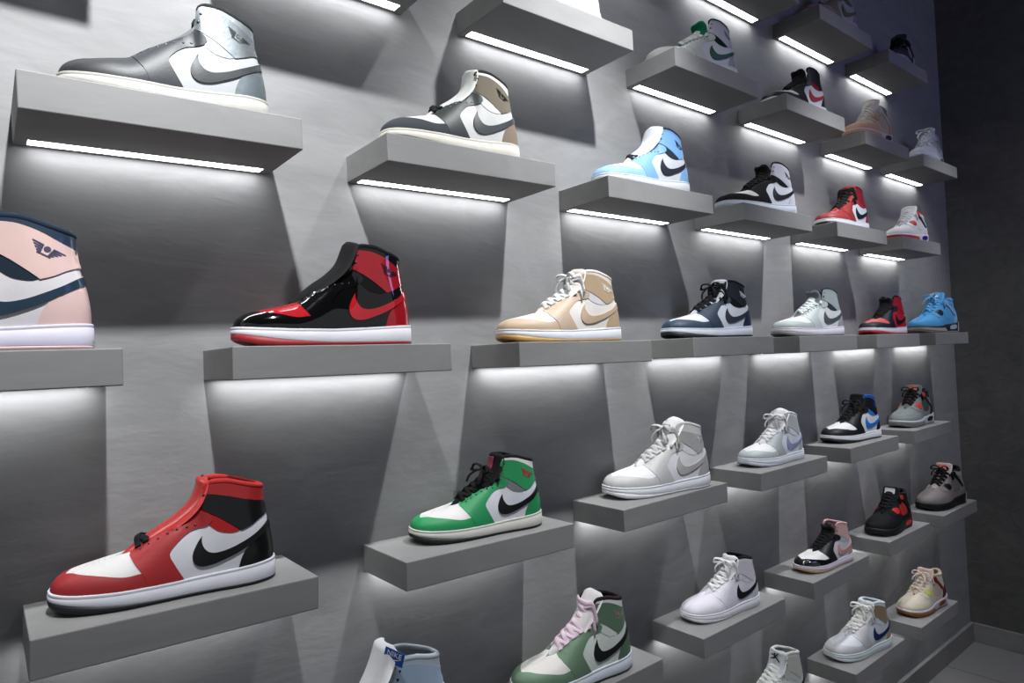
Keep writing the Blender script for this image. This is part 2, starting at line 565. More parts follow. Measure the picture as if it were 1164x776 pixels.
    cb = S.side(np.array([(23.9, 2.9), (24.4, 4.6), (25.2, 6.0), (26.8, 7.2), (28.6, 8.6)]))
    K['heel_counter'] = panel('heel_counter', S, [tuple(a) for a in cb]+[(13.0, .55), (14, .56), (14, 0), (12.5, 0), (11.0, 0)], 'ts', .11, -.05, .25, .4)
    K['side_stripe'] = panel('side_stripe', S, [(19.0, 8.7), (18.2, 7.5), (17.65, 6.1), (17.85, 4.9), (18.75, 4.25), (20.4, 4.3), (22.4, 4.95), (24.3, 5.75), (26.6, 7.05), (29.05, 8.55), (28.95, 9.75), (26.6, 8.1), (24.3, 6.95),
                                                (22.6, 6.3), (21.0, 6.0), (19.9, 6.2), (19.25, 6.9), (18.95, 7.8)], 'side', .24, -.05, .25, .3)
    K['wing_logo'] = join_meshes('wing_logo', [panel('feather', S, q, 'side', .22, .1, .2, .4, False) for q in wing_shapes(25.1, 12.7, .82)])
    TL = [(9.0, 6.6), (10.6, 8.0), (13, 9.7), (15.6, 11.4), (17.8, 13.5), (18.8, 15.9), (18.9, 17.6)]
    K['tongue'] = tongue_mesh('tongue', TL, [1.2, 1.8, 2.4, 2.8, 3.0, 3.1, 2.8], .5, 1.0)
    K['tongue_curled'] = tongue_mesh('tongue', [(9.0, 6.6), (10.6, 8.0), (13, 9.7), (15.6, 11.5), (17.2, 13.2), (17.2, 14.7), (16.2, 15.8)], [1.2, 1.8, 2.3, 2.6, 2.7, 2.6, 2.1], .5, .9)
    K['tongue_tall'] = tongue_mesh('tongue', [(9.0, 6.6), (10.6, 8.0), (13, 9.7), (15.6, 11.4), (17.8, 13.8), (19.4, 16.2), (20.9, 18.4)], [1.2, 1.8, 2.3, 2.7, 3.1, 3.3, 3.0], .75, 1.2)
    K['tongue_short'] = tongue_mesh('tongue', [(9.0, 6.6), (10.6, 8.0), (13, 9.5), (15.6, 11.0), (17.8, 12.6), (19.6, 14.4)], [1.2, 1.8, 2.2, 2.4, 2.4, 2.2], .45, .9)
    TS = [(9.3, 6.9), (10.8, 8.3), (12.9, 10.0), (15.4, 11.8), (17.3, 13.8), (18.4, 16.2), (19.0, 17.9)]
    K['tongue_slab'] = tongue_mesh('tongue', TS, [1.2, 2.1, 2.7, 3.1, 3.3, 3.4, 3.2], .6, 1.1)
    TF = [(9.2, 6.6), (11.0, 8.5), (13.2, 10.7), (15.2, 13.0), (16.7, 15.4), (17.7, 17.8), (18.2, 19.6)]
    K['tongue_pulled'] = tongue_mesh('tongue', TF, [1.2, 2.0, 2.8, 3.4, 3.7, 3.8, 3.5], 1.2, 1.0)
    K['tongue_label'] = tongue_mesh('tongue_label', [(17.5, 14.1), (18.0, 15.2), (18.2, 16.1), (18.3, 16.9)], [1.25, 1.25, 1.25, 1.25], .12, .2, 0)
    K['laces'] = lace_mesh('laces', S, TL, 5.35, 8.75, 7, False)
    K['laces_bow'] = lace_mesh('laces', S, TL, 5.35, 8.6, 7, True)
    K['laces_mid'] = lace_mesh('laces', S, TL, 5.35, 7.9, 6, True)
    K['laces_plain'] = lace_mesh('laces', S, TL, 5.35, 7.7, 6, False)
    K['laces_low'] = lace_mesh('laces', S, TL, 5.35, 8.0, 7, False, only=(0,))
    K['eyelets'] = eyelet_meshes(S, [(t, .8) for t in np.linspace(5.5, 7.8, 7)], .19)
    K['strap_eyelets'] = eyelet_meshes(S, S.side(np.array([(19.35, 14.0), (19.75, 15.3)])), .2)
    K['perforation_pattern'] = perforations(S)
    return K

OUT_FOUR = [(0, 0), (.4, 2.1), (1.6, 3.6), (3.5, 4.7), (6, 5.4), (9, 5.6), (12, 5.4), (15, 5.0), (18, 4.6), (20.8, 4.5),
            (23.6, 4.5), (26.4, 4.1), (28.6, 3.0), (29.7, 1.5), (30, 0)]

def build_four():
    zm = lin([0, 3, 8, 12, 16, 20, 24, 30], [3.3, 2.95, 2.8, 3.0, 3.6, 3.7, 4.1, 5.0])
    zb = lin([0, 1, 3, 6, 8, 30], [1.1, .75, .3, .05, 0, 0])
    zo = lin([0, 3, 6, 10, 14, 30], [1.9, 1.4, 1.0, .8, .7, .7])
    P = outline(OUT_FOUR)
    K = {}
    K['outsole'] = rings('outsole', P, [(1.2, zb), (.3, zb), (.06, off(zb, .12)), (-.02, off(zb, .3)), (-.02, zo)])
    K['midsole'] = rings('midsole', P, [(.05, off(zo, -.03)), (0, zo), (-.1, off(zo, .2)), (-.06, off(zm, -.5)), (.0, off(zm, -.15)), (.2, zm), (.6, zm)])
    h = np.array(OUT_FOUR, float)
    Q = inset(np.vstack([h*[1, -1], h[1:-1][::-1]]), .38)[:len(h)]
    Q[:, 1] = np.abs(Q[:, 1]); Q[0, 1] = Q[-1, 1] = 0
    B = np.array([(x, y, float(zm(x))-.25) for x, y in Q])
    T = np.array([(3.2, 0, 5.5), (3.7, 0, 5.8), (4.6, 0, 6.25), (5.9, 0, 6.75), (7.9, 0, 7.4), (10.0, 1.0, 8.5), (12.2, 1.6, 10.0), (15.0, 2.1, 11.9), (17.4, 2.6, 13.6),
                  (19.2, 2.9, 14.6), (22.0, 3.1, 14.3), (24.8, 2.9, 13.9), (26.8, 2.2, 14.2), (27.9, 1.2, 14.8), (28.1, 0, 15.0)])
    P1 = B.copy(); P2 = T.copy()
    for i in range(15):
        dz = T[i, 2]-B[i, 2]
        o = np.array([[-1, 0], [-.8, .6], [-.5, .85], [-.25, .95], [0, 1]][i]) if i < 5 else np.array([0, 1.])
        if i > 11: o = np.array([[.5, .8], [.85, .5], [1, 0]][i-12])
        if i < 5:
            P1[i, 2] += 1.5+.25*i; P1[i, :2] += o*.15
            P2[i, :2] += (B[i, :2]-T[i, :2])*(.66 if i > 1 else .6); P2[i, 2] += 0
        elif i < 8:
            P1[i, 2] += dz*.42; P1[i, :2] += o*.2
            P2[i, :2] += (B[i, :2]-T[i, :2])*.5; P2[i, 2] -= dz*.06
        else:
            P1[i, 2] += dz*.36; P1[i, :2] += o*.3
            P2[i, 2] -= dz*.36; P2[i, :2] += o*(.45 if i < 12 else .0)
    S = Surf([B, P1, P2, T])
    K['_surf'] = S
    tt = np.linspace(-14, 14, 141); ss = np.linspace(0, 1, 21)
    G = np.stack(np.meshgrid(tt, ss, indexing='ij'), -1).reshape(-1, 2)
    F = [(i*21+j, (i+1)*21+j, (i+1)*21+j+1, i*21+j+1) for i in range(140) for j in range(20)]
    K['upper'] = weld(mesh_from('upper', CM(S.raw(G[:, 0], G[:, 1])), F))
    tt = np.linspace(6.2, 14, 30); tt = np.concatenate([tt, -tt[::-1]]); ss = np.linspace(.22, 1, 10)
    V = []
    for t in tt:
        p = S.raw(np.full(10, t), ss); n = S.normal(np.full(10, t), ss)
        V.extend(p-n*np.clip((abs(t)-5)*.25, .1, .6))
    V = np.array(V); V[:, 1] = np.where(np.repeat(tt, 10) > 0, np.minimum(V[:, 1], 0), np.maximum(V[:, 1], 0))
    F = [(i*10+j, (i+1)*10+j, (i+1)*10+j+1, i*10+j+1) for i in range(59) for j in range(9)]
    F += [(i*10, (i+1)*10, (58-i)*10, (59-i)*10) for i in range(29)]
    K['lining'] = mesh_from('lining', CM(V), F)
    tt = np.linspace(8.7, 14, 26); tt = np.concatenate([tt, -tt[::-1][1:]])
    p = S.raw(tt, np.ones(len(tt))); n = S.normal(tt, np.full(len(tt), .97))
    p = p-n*.4; p[:, 2] -= .2
    K['collar'] = mesh_from('collar', *[CM(a) if k == 0 else a for k, a in enumerate(tube(p, np.interp(np.abs(tt), [8.7, 10, 14], [.4, .7, .65]), 10))])
    up = [(0, .42), (1, .42), (2, .40), (3, .36), (4, .36), (5, .42), (6, .30), (6.8, 0)]
    K['toe_cap'] = panel('toe_cap', S, up[::-1]+[(-t, s) for t, s in up[1:]], 'ts', .1, -.05, .25, .4)
    K['eyestay'] = panel('eyestay', S, [(9.5, 8.0), (10.6, 8.95), (12.2, 10.15), (15, 12.05), (17.4, 13.75), (18.6, 14.3), (19.6, 13.4), (18.2, 11.8), (16.2, 9.9), (14.6, 8.4), (13.4, 7.2), (11.8, 6.4), (10.2, 6.9)], 'side', .16, -.3, .3, .42)
    K['mesh_panel'] = panel('mesh_panel', S, [(16.2, 9.2), (17.8, 10.7), (19.4, 11.2), (21.2, 9.6), (22.2, 7.6), (21.2, 6.1), (18.6, 5.9), (16.4, 6.3)], 'side', .08, -.05, .3, .4)
    K['lace_wing'] = panel('lace_wing', S, [(17.6, 13.2), (19.2, 13.6), (20.6, 12.6), (22.6, 10.2), (24.6, 7.6), (24.2, 7.2), (22.4, 8.6), (20.8, 10.6), (18.6, 12.2)], 'side', .32, -.05, .25, .35)
    K['lace_lock'] = panel('lace_lock', S, [(11.4, 8.9), (12.6, 9.6), (14.2, 9.6), (14.8, 8.4), (13.8, 7.4), (12.2, 7.4)], 'side', .34, -.05, .25, .35)
    hb = S.side(np.array([(22.8, 4.2), (23.2, 6.2), (24.6, 8.2), (26.4, 9.6), (28.2, 10.6)]))
    K['heel_counter'] = panel('heel_counter', S, [tuple(a) for a in hb]+[(14, .6), (14, 0), (12.5, 0), (10.4, 0)], 'ts', .12, -.05, .25, .4)
    K['heel_tab'] = panel('heel_tab', S, [(12.6, .62), (14, .6), (14, .985), (12.9, .985), (12.5, .8)], 'ts', .3, -.05, .25, .4)
    K['collar_panel'] = panel('collar_panel', S, [(9.2, .86), (10.4, .78), (11.6, .74), (12.6, .72), (12.6, .985), (11, .985), (9.3, .985)], 'ts', .12, -.05, .25, .4)
    # sole-side pieces ride on a plain wall round the midsole
    lo = np.array([(x, y, float(zo(x))) for x, y in h]); hi = np.array([(x, y, float(zm(x))) for x, y in h])
    W = Surf([lo, lo*.67+hi*.33, lo*.33+hi*.67, hi])
    K['toe_wall'] = panel('toe_wall', W, [(-7.2, .02), (7.2, .02), (6.6, .5), (5.8, .62), (0, .62), (-5.8, .62), (-6.6, .5)], 'ts', .16, -.05, .25, .4)
    K['heel_wall'] = panel('heel_wall', W, [(10.6, .05), (14, .05), (14, .93), (12.5, .93), (11.2, .8)], 'ts', .17, -.05, .25, .4)
    K['air_window'] = panel('air_window', W, [(8.3, .25), (9.6, .22), (10.3, .5), (10.0, .8), (9.0, .85), (8.3, .6)], 'ts', .2, -.05, .2, .4)
    TL = [(9.0, 7.6), (10.8, 9.3), (13, 11.0), (15.2, 12.9), (16.8, 14.8), (17.6, 16.3), (17.8, 17.5)]
    K['tongue'] = tongue_mesh('tongue', TL, [1.4, 2.0, 2.5, 2.9, 3.2, 3.3, 3.0], .6, 1.0)
    K['upper_eyelet'] = panel('upper_eyelet', S, [(18.3, 13.4), (18.9, 14.1), (19.9, 14.0), (20.5, 13.2), (20.1, 12.3), (19.2, 12.2), (18.5, 12.7)], 'side', .4, -.05, .25, .35)
    K['tongue_label'] = tongue_mesh('tongue_label', [(16.15, 14.9), (16.65, 15.7), (16.95, 16.3), (17.0, 16.9)], [1.9, 1.9, 1.9, 1.9], .12, .25, 0)
    K['laces'] = lace_mesh('laces', S, TL, 5.4, 8.2, 6, False, .5, None, .6)
    K['laces_bow'] = lace_mesh('laces', S, TL, 5.4, 8.2, 6, True, .5, None, .6)
    return K

HIGH = build_high()
FOUR = build_four()
# part -> (key in the colour sheet, finish default)
def make_empty(name, loc=(0, 0, 0)):
    o = bpy.data.objects.new(name, None)
    o.empty_display_size = .05
    o.location = loc
    COL.objects.link(o)
    return o

def child(name, me, parent, mat, label=None):
    o = bpy.data.objects.new(name, me)
    COL.objects.link(o)
    o.parent = parent
    o.material_slots[0].link = 'OBJECT'
    o.material_slots[0].material = mat
    if label:
        o['label'] = label
    return o

PAIRED = {'eyestay', 'gusset', 'ankle_strap', 'side_stripe', 'heel_counter', 'collar_panel', 'mesh_panel', 'lace_wing', 'lace_lock', 'air_window', 'heel_wall', 'heel_tab', 'upper_eyelet'}

def sneaker(kit, spec, label, group=None):
    """spec: part -> (colour, finish); laces kind under 'laces' as (colour, 'laces'|'laces_bow'|'laces_low')"""
    K = HIGH if kit == 'high' else FOUR
    r = make_empty('high_top_sneaker' if kit == 'high' else 'basketball_sneaker')
    r['label'] = label; r['category'] = 'sneaker'
    if group: r['group'] = group
    objs = {}
    for part, val in spec.items():
        if val is None or part.startswith('_'):
            continue
        if part == 'laces':
            c, kind = val
            objs[part] = child('laces', K[kind], r, shoe_mat(c, 'lace'))
        elif part.startswith('tongue_') and part != 'tongue_label':
            objs['tongue'] = child('tongue', K[part], r, shoe_mat(*val))
        elif part in ('ankle_strap_low', 'collar_panel_tall'):
            q = 'ankle_strap' if part == 'ankle_strap_low' else 'collar_panel'
            objs[q] = child(q, K[part], r, shoe_mat(*val))
            child(q, K[part], r, shoe_mat(*val)).scale = (1, -1, 1)
        elif part == 'eyelets':
            for me in K['eyelets']:
                child('eyelet', me, objs['eyestay'], shoe_mat(*val))
            for me in (K['strap_eyelets'] if 'ankle_strap' in spec else []):
                child('eyelet', me, objs['ankle_strap'], shoe_mat(*val))
        elif part == 'perforation_pattern':
            child(part, K[part], objs['toe_box'], shoe_mat(*val))
        elif part == 'wing_logo':
            child('wing_logo', K[part], objs['ankle_strap'], shoe_mat(*val))
        elif part == 'tongue_label':
            child('tongue_label', K[part], objs['tongue'], shoe_mat(*val))
        elif part in PAIRED:
            objs[part] = child(part, K[part], r, shoe_mat(*val))
            child(part, K[part], r, shoe_mat(*val)).scale = (1, -1, 1)     # far side of the shoe
        else:
            objs[part] = child(part, K[part], r, shoe_mat(*val))
    return r, objs

def hi(upper='#e8e8e8', box=None, cap=None, eye=None, heel=None, strap=None, collar=None, roll=None, gusset=None, lining='#222222', tongue='#e8e8e8', stripe='#111111',
       wing=None, laces=None, mid='#e6e6e8', out='#222222', fin='leather', slab='', tag=None, low=False, perf=None, eyelets='#101010', fins={}):
    f = lambda k: fins.get(k, fin)
    cap = cap or upper; eye = eye or cap
    s = dict(outsole=(out, 'rubber'), midsole=(mid, 'rubber'), lining=(lining, 'fabric'))
    s['tongue'+slab] = (tongue, fins.get('tongue', 'fabric'))
    s['upper'] = (upper, f('upper')); s['toe_box'] = (box or upper, f('box')); s['toe_cap'] = (cap, f('cap')); s['eyestay'] = (eye, f('eye'))
    s['gusset'] = (gusset or lining, fins.get('gusset', 'fabric')); s['heel_counter'] = (heel or cap, f('heel')); s['ankle_strap'+('_low' if low else '')] = (strap or eye, f('strap'))
    s['collar_panel'+('_tall' if low else '')] = (collar or strap or eye, f('collar')); s['collar'] = (roll or lining, 'fabric'); s['side_stripe'] = (stripe, f('stripe'))
    if perf: s['perforation_pattern'] = (perf, 'fabric')
    if wing: s['wing_logo'] = (wing, 'satin')
    if laces: s['laces'] = laces
    if laces is None or laces[1] in ('laces_low', 'laces_mid', 'laces_plain'):
        s['eyelets'] = (eyelets, 'plastic')
    if tag: s['tongue_label'] = (tag, 'satin')
    return s

def j4(upper='#888888', cap=None, eye=None, mesh='#555555', wing='#222222', lock=None, heel=None, tab=None, collar=None, roll=None, lining='#333333', tongue=None, tag='#dddddd',
       laces=('#222222', 'laces'), mid='#dddddd', toe='#777777', back=None, air='#222222', out='#333333', fin='suede', dot=None):
    return dict(outsole=(out, 'rubber'), midsole=(mid, 'rubber'), toe_wall=(toe, 'rubber'), heel_wall=(back or mid, 'rubber'), air_window=(air, 'plastic'), lining=(lining, 'fabric'),
                tongue=(tongue or upper, 'fabric'), upper=(upper, fin), toe_cap=(cap or upper, fin), eyestay=(eye or upper, fin), mesh_panel=(mesh, 'fabric'), heel_counter=(heel or upper, fin),
                collar_panel=(collar or upper, fin), heel_tab=(tab or heel or upper, 'plastic'), lace_wing=(wing, 'plastic'), lace_lock=(lock or wing, 'plastic'), upper_eyelet=(dot or wing, 'plastic'),
                collar=(roll or lining, 'fabric'), laces=laces, tongue_label=(tag, 'satin'))
# ----------------------------------------------------------------------------- camera
cam = bpy.data.cameras.new('camera')
cam.sensor_fit = 'HORIZONTAL'; cam.sensor_width = 36; cam.lens = 23.1844; cam.clip_start = .02
co = bpy.data.objects.new('camera', cam); COL.objects.link(co)
co.matrix_world = Matrix(((0.778587, 0.017012, -0.627306, 0.269038), (-0.626108, -0.046376, -0.778356, -1.295856), (-0.042333, 0.998779, -0.025456, -0.033354), (0, 0, 0, 1)))
SC.camera = co
vs = SC.view_settings
vs.view_transform = 'Standard'; vs.look = 'None'; vs.gamma = 1; vs.use_curve_mapping = False
vs.exposure = EXPOSURE

# ----------------------------------------------------------------------------- plaster and room materials
def plaster(name, col, var=.12, rough=.75, bump=.25):
    m, nt, b = new_mat(name)
    geo = nt.nodes.new('ShaderNodeNewGeometry')
    n1 = nt.nodes.new('ShaderNodeTexNoise'); n1.inputs['Scale'].default_value = 2.2; n1.inputs['Detail'].default_value = 6; n1.inputs['Roughness'].default_value = .62; n1.inputs['Distortion'].default_value = .8
    n2 = nt.nodes.new('ShaderNodeTexNoise'); n2.inputs['Scale'].default_value = 11; n2.inputs['Detail'].default_value = 5; n2.inputs['Distortion'].default_value = 1.4
    n3 = nt.nodes.new('ShaderNodeTexNoise'); n3.inputs['Scale'].default_value = 70; n3.inputs['Detail'].default_value = 4
    mp = nt.nodes.new('ShaderNodeMapping'); mp.inputs['Scale'].default_value = (.45, 1, 1.3)
    nt.links.new(geo.outputs['Position'], mp.inputs['Vector'])
    for n in (n1, n2, n3):
        nt.links.new(mp.outputs['Vector'], n.inputs['Vector'])
    ad = nt.nodes.new('ShaderNodeMath'); ad.operation = 'ADD'
    nt.links.new(n1.outputs['Fac'], ad.inputs[0]); nt.links.new(n2.outputs['Fac'], ad.inputs[1])
    rp = nt.nodes.new('ShaderNodeValToRGB')
    rp.color_ramp.elements[0].position = .35; rp.color_ramp.elements[1].position = .65
    rp.color_ramp.elements[0].color = tuple(v*(1-var) for v in col)+(1,)
    rp.color_ramp.elements[1].color = tuple(v*(1+var) for v in col)+(1,)
    hv = nt.nodes.new('ShaderNodeMath'); hv.operation = 'MULTIPLY'; hv.inputs[1].default_value = .5
    nt.links.new(ad.outputs[0], hv.inputs[0]); nt.links.new(hv.outputs[0], rp.inputs['Fac'])
    nt.links.new(rp.outputs['Color'], b.inputs['Base Color'])
    b.inputs['Roughness'].default_value = rough
    b.inputs['Specular IOR Level'].default_value = .3
    s = nt.nodes.new('ShaderNodeMath'); s.operation = 'MULTIPLY_ADD'; s.inputs[1].default_value = .35
    nt.links.new(n3.outputs['Fac'], s.inputs[0]); nt.links.new(n2.outputs['Fac'], s.inputs[2])
    bp = nt.nodes.new('ShaderNodeBump'); bp.inputs['Strength'].default_value = bump; bp.inputs['Distance'].default_value = .012
    nt.links.new(s.outputs[0], bp.inputs['Height']); nt.links.new(bp.outputs['Normal'], b.inputs['Normal'])
    return m

M_WALL = plaster('grey_plaster', (.235, .235, .238), .13, .7, .10)
M_SHELF = plaster('shelf_plaster', (.238, .236, .234), .09, .65, .05)
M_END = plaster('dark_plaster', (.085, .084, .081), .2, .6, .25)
M_CEIL = plaster('black_ceiling', (.02, .02, .02), .1, .9, .1)
M_BASE = plaster('base_plaster', (.20, .198, .195), .1, .5, .1)
def tile_mat():
    m, nt, b = new_mat('floor_tile')
    geo = nt.nodes.new('ShaderNodeNewGeometry')
    br = nt.nodes.new('ShaderNodeTexBrick'); br.offset = 0; br.inputs['Scale'].default_value = 1
    br.inputs['Brick Width'].default_value = .8; br.inputs['Row Height'].default_value = .8; br.inputs['Mortar Size'].default_value = .004
    br.inputs['Color1'].default_value = (.22, .218, .215, 1); br.inputs['Color2'].default_value = (.21, .208, .206, 1); br.inputs['Mortar'].default_value = (.07, .07, .07, 1)
    nt.links.new(geo.outputs['Position'], br.inputs['Vector']); nt.links.new(br.outputs['Color'], b.inputs['Base Color'])
    b.inputs['Roughness'].default_value = .35
    return m
M_FLOOR = tile_mat()
m, nt, b = new_mat('light_strip_diffuser')
b.inputs['Base Color'].default_value = (.8, .8, .8, 1)
b.inputs['Emission Color'].default_value = (.97, .985, 1, 1); b.inputs['Emission Strength'].default_value = LED
M_LED = m

# ----------------------------------------------------------------------------- room shell
def box_mesh(name, lo, hi, bevel=0, mat=None):
    bm = bmesh.new()
    bmesh.ops.create_cube(bm, size=1)
    for v in bm.verts:
        v.co = Vector([lo[i]+(v.co[i]+.5)*(hi[i]-lo[i]) for i in range(3)])
    if bevel:
        bmesh.ops.bevel(bm, geom=list(bm.edges), offset=bevel, segments=2, affect='EDGES', profile=.5)
    me = bpy.data.meshes.new(name); bm.to_mesh(me); bm.free()
    me.materials.append(mat)
    return me

def structure(name, lo, hi, mat, bevel=0):
    o = bpy.data.objects.new(name, box_mesh(name, lo, hi, bevel, mat)); COL.objects.link(o)
    o['kind'] = 'structure'
    return o

ZF, ZC, XE = -1.66, 1.95, 4.42
structure('floor', (-2.5, -4.2, ZF-.1), (XE+.12, .12, ZF), M_FLOOR)
structure('ceiling', (-2.5, -4.2, ZC), (XE+.12, .12, ZC+.1), M_CEIL)
structure('wall_back', (-2.5, 0, ZF), (XE+.12, .12, ZC), M_WALL)
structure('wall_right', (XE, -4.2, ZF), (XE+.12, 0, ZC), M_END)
structure('baseboard_back', (-2.5, -.018, ZF), (XE, 0, ZF+.1), M_BASE, .003)
structure('baseboard_right', (XE-.018, -4.2, ZF), (XE, -.018, ZF+.1), M_BASE, .003)

# ----------------------------------------------------------------------------- shelves with a light strip under each
W0, D0, T0, SZ = .4277, .1817, .0552, .4068
FIT = {'A0': [0.217, 0.006, -0.0002, 0.4293], 'A1': [0.7975, 0.0037, -0.0073, 0.4233], 'A2': [1.411, 0.0002, -0.0071, 0.4491], 'A3': [2.0261, 0.0028, -0.0003, 0.4216], 'A6': [3.8253, 0.0004, -0.0015, 0.4257],
       'B1': [0.5135, 0.3981, 0.0226, 0.4021], 'B2': [1.0995, 0.4127, 0.0157, 0.437], 'B3': [1.721, 0.4157, 0.0053, 0.4464], 'B4': [2.3184, 0.4173, -0.0013, 0.4239], 'B5': [2.9333, 0.4176, -0.0004, 0.4286], 'B6': [3.5237, 0.4139, 0.0002, 0.4231],
       'C2': [1.4002, 0.8123, 0.013, 0.4367], 'C3': [2.0118, 0.8206, -0.0001, 0.4287], 'C4': [2.6129, 0.8214, -0.0011, 0.4282], 'C5': [3.2144, 0.8077, 0.0005, 0.4274], 'C6': [3.8054, 0.8099, 0.0029, 0.4264],
       'D5': [2.8924, 1.212, 0.0005, 0.4369], 'D6': [3.4857, 1.2071, 0.0055, 0.4218], 'E1': [0.5149, -0.3896, -0.0252, 0.4037], 'E2': [1.1076, -0.415, -0.0209, 0.4396], 'E3': [1.721, -0.4191, 0.0019, 0.4459],
       'E4': [2.3356, -0.4182, 0.0015, 0.4253], 'E5': [2.9381, -0.4123, 0.0026, 0.4247], 'E6': [3.5274, -0.4087, 0.0047, 0.4251], 'F2': [1.4091, -0.8201, -0.0006, 0.4253], 'F3': [2.0113, -0.8233, 0.0006, 0.4298],
       'F4': [2.6171, -0.8206, 0.0041, 0.4166], 'F5': [3.2165, -0.8123, -0.0059, 0.4132], 'F6': [3.7998, -0.8141, -0.0001, 0.4322], 'G5': [2.8896, -1.2096, 0.0007, 0.4279], 'G6': [3.4844, -1.2166, -0.0033, 0.4256]}
ZR = dict(H=4, D=3, C=2, B=1, A=0, E=-1, F=-2, G=-3)
def shelf_place(key):
    if key in FIT:
        return FIT[key]
    r, k = key[0], int(key[1])
    return [k*.6+(-.303 if r in 'BEDG' else 0)+W0/2, ZR[r]*SZ, 0, W0]

SHELVES = {
 'A0': 'wide grey plaster shelf under the pale pink sneaker, cut by the left frame edge',
 'A1': 'grey plaster shelf at eye level under the patent black and red sneaker',
 'A2': 'grey plaster shelf at eye level under the tan and white laced sneaker',
 'A3': 'grey plaster shelf at eye level under the navy and white sneaker',
 'A4': 'grey plaster shelf at eye level under the pale grey sneaker with dark grey stripe',
 'A5': 'grey plaster shelf at eye level under the red and navy sneaker with black laces',
 'A6': 'grey plaster shelf at eye level under the sky blue sneaker beside the dark end wall',
 'B1': 'grey plaster shelf seen from below carrying the silver and dark grey sneaker',
 'B2': 'grey plaster shelf seen from below carrying the charcoal, white and brown sneaker',
 'B3': 'grey plaster shelf seen from below carrying the light blue and white sneaker',
 'B4': 'grey plaster shelf carrying the black and white sneaker with white heel',
 'B5': 'grey plaster shelf carrying the red sneaker with navy stripe and black outsole',
 'B6': 'grey plaster shelf carrying the white sneaker with red sole line, next to the end wall',
 'C1': 'grey plaster shelf at the top frame edge, only a corner of its underside in view',
 'C2': 'grey plaster shelf at the top frame edge under a white sneaker heel',
 'C3': 'grey plaster shelf high up carrying the white sneaker with dark green stripe',
 'C4': 'grey plaster shelf high up carrying the sneaker with black toe and dark red stripe',
 'C5': 'grey plaster shelf high up carrying the beige sneaker with orange-brown toe',
 'C6': 'grey plaster shelf high up carrying the all white sneaker by the end wall',
 'D4': 'grey plaster shelf cut by the top frame edge above the white and green sneaker',
 'D5': 'grey plaster shelf near the top edge under the half-hidden whitish pink sneaker',
 'D6': 'grey plaster shelf in the top corner carrying the black and silver sneaker',
 'E1': 'grey plaster shelf seen from above under the red, white and black sneaker',
 'E2': 'grey plaster shelf seen from above under the green and white sneaker with black laces',
 'E3': 'grey plaster shelf seen from above under the light grey and white sneaker with grey laces',
 'E4': 'grey plaster shelf seen from above under the pale grey sneaker with lilac stripe',
 'E5': 'grey plaster shelf under the black and white sneaker with bright blue stripe',
 'E6': 'grey plaster shelf seen from above under the grey sneaker with coral red accents',
 'F1': 'grey plaster shelf below the frame edge under the pale blue sneaker with white tongue',
 'F2': 'grey plaster shelf at the bottom edge under the sage green sneaker with pink laces',
 'F3': 'grey plaster shelf under the white sneaker with a black stripe and black lining',
 'F4': 'grey plaster shelf under the black and pink sneaker with white toe',
 'F5': 'grey plaster shelf under the black sneaker with bright red patches',
 'F6': 'grey plaster shelf under the taupe sneaker with black sole by the end wall',
 'G4': 'grey shelf below the frame, under the white sneaker with the black figure',
 'G5': 'grey plaster shelf low down under the white sneaker with navy stripe',
 'G6': 'grey plaster shelf low down under the cream sneaker with gum sole, next to the baseboard',
 'D3': 'grey plaster shelf above the frame, left of the others in its row',
 'C0': 'grey plaster shelf above the frame in the upper left, known by its shadow',
}
for key, label in SHELVES.items():
    x, z, ti, w = shelf_place(key)
    me = box_mesh('display_shelf', (-w/2, -D0, -T0), (w/2, 0, 0), .0018, M_SHELF)
    o = bpy.data.objects.new('display_shelf', me); COL.objects.link(o)
    o.location = (x, 0, z); o.rotation_euler = (0, -ti, 0)
    o['label'] = label; o['category'] = 'shelf'; o['group'] = 'wall shelves with light strips'
    s = bpy.data.objects.new('light_strip', box_mesh('light_strip', (-w/2+.018, -.036, -T0-.0002), (w/2-.022, -.011, -T0), 0, M_LED)); COL.objects.link(s)
    s.parent = o; s['label'] = 'glowing white light strip'

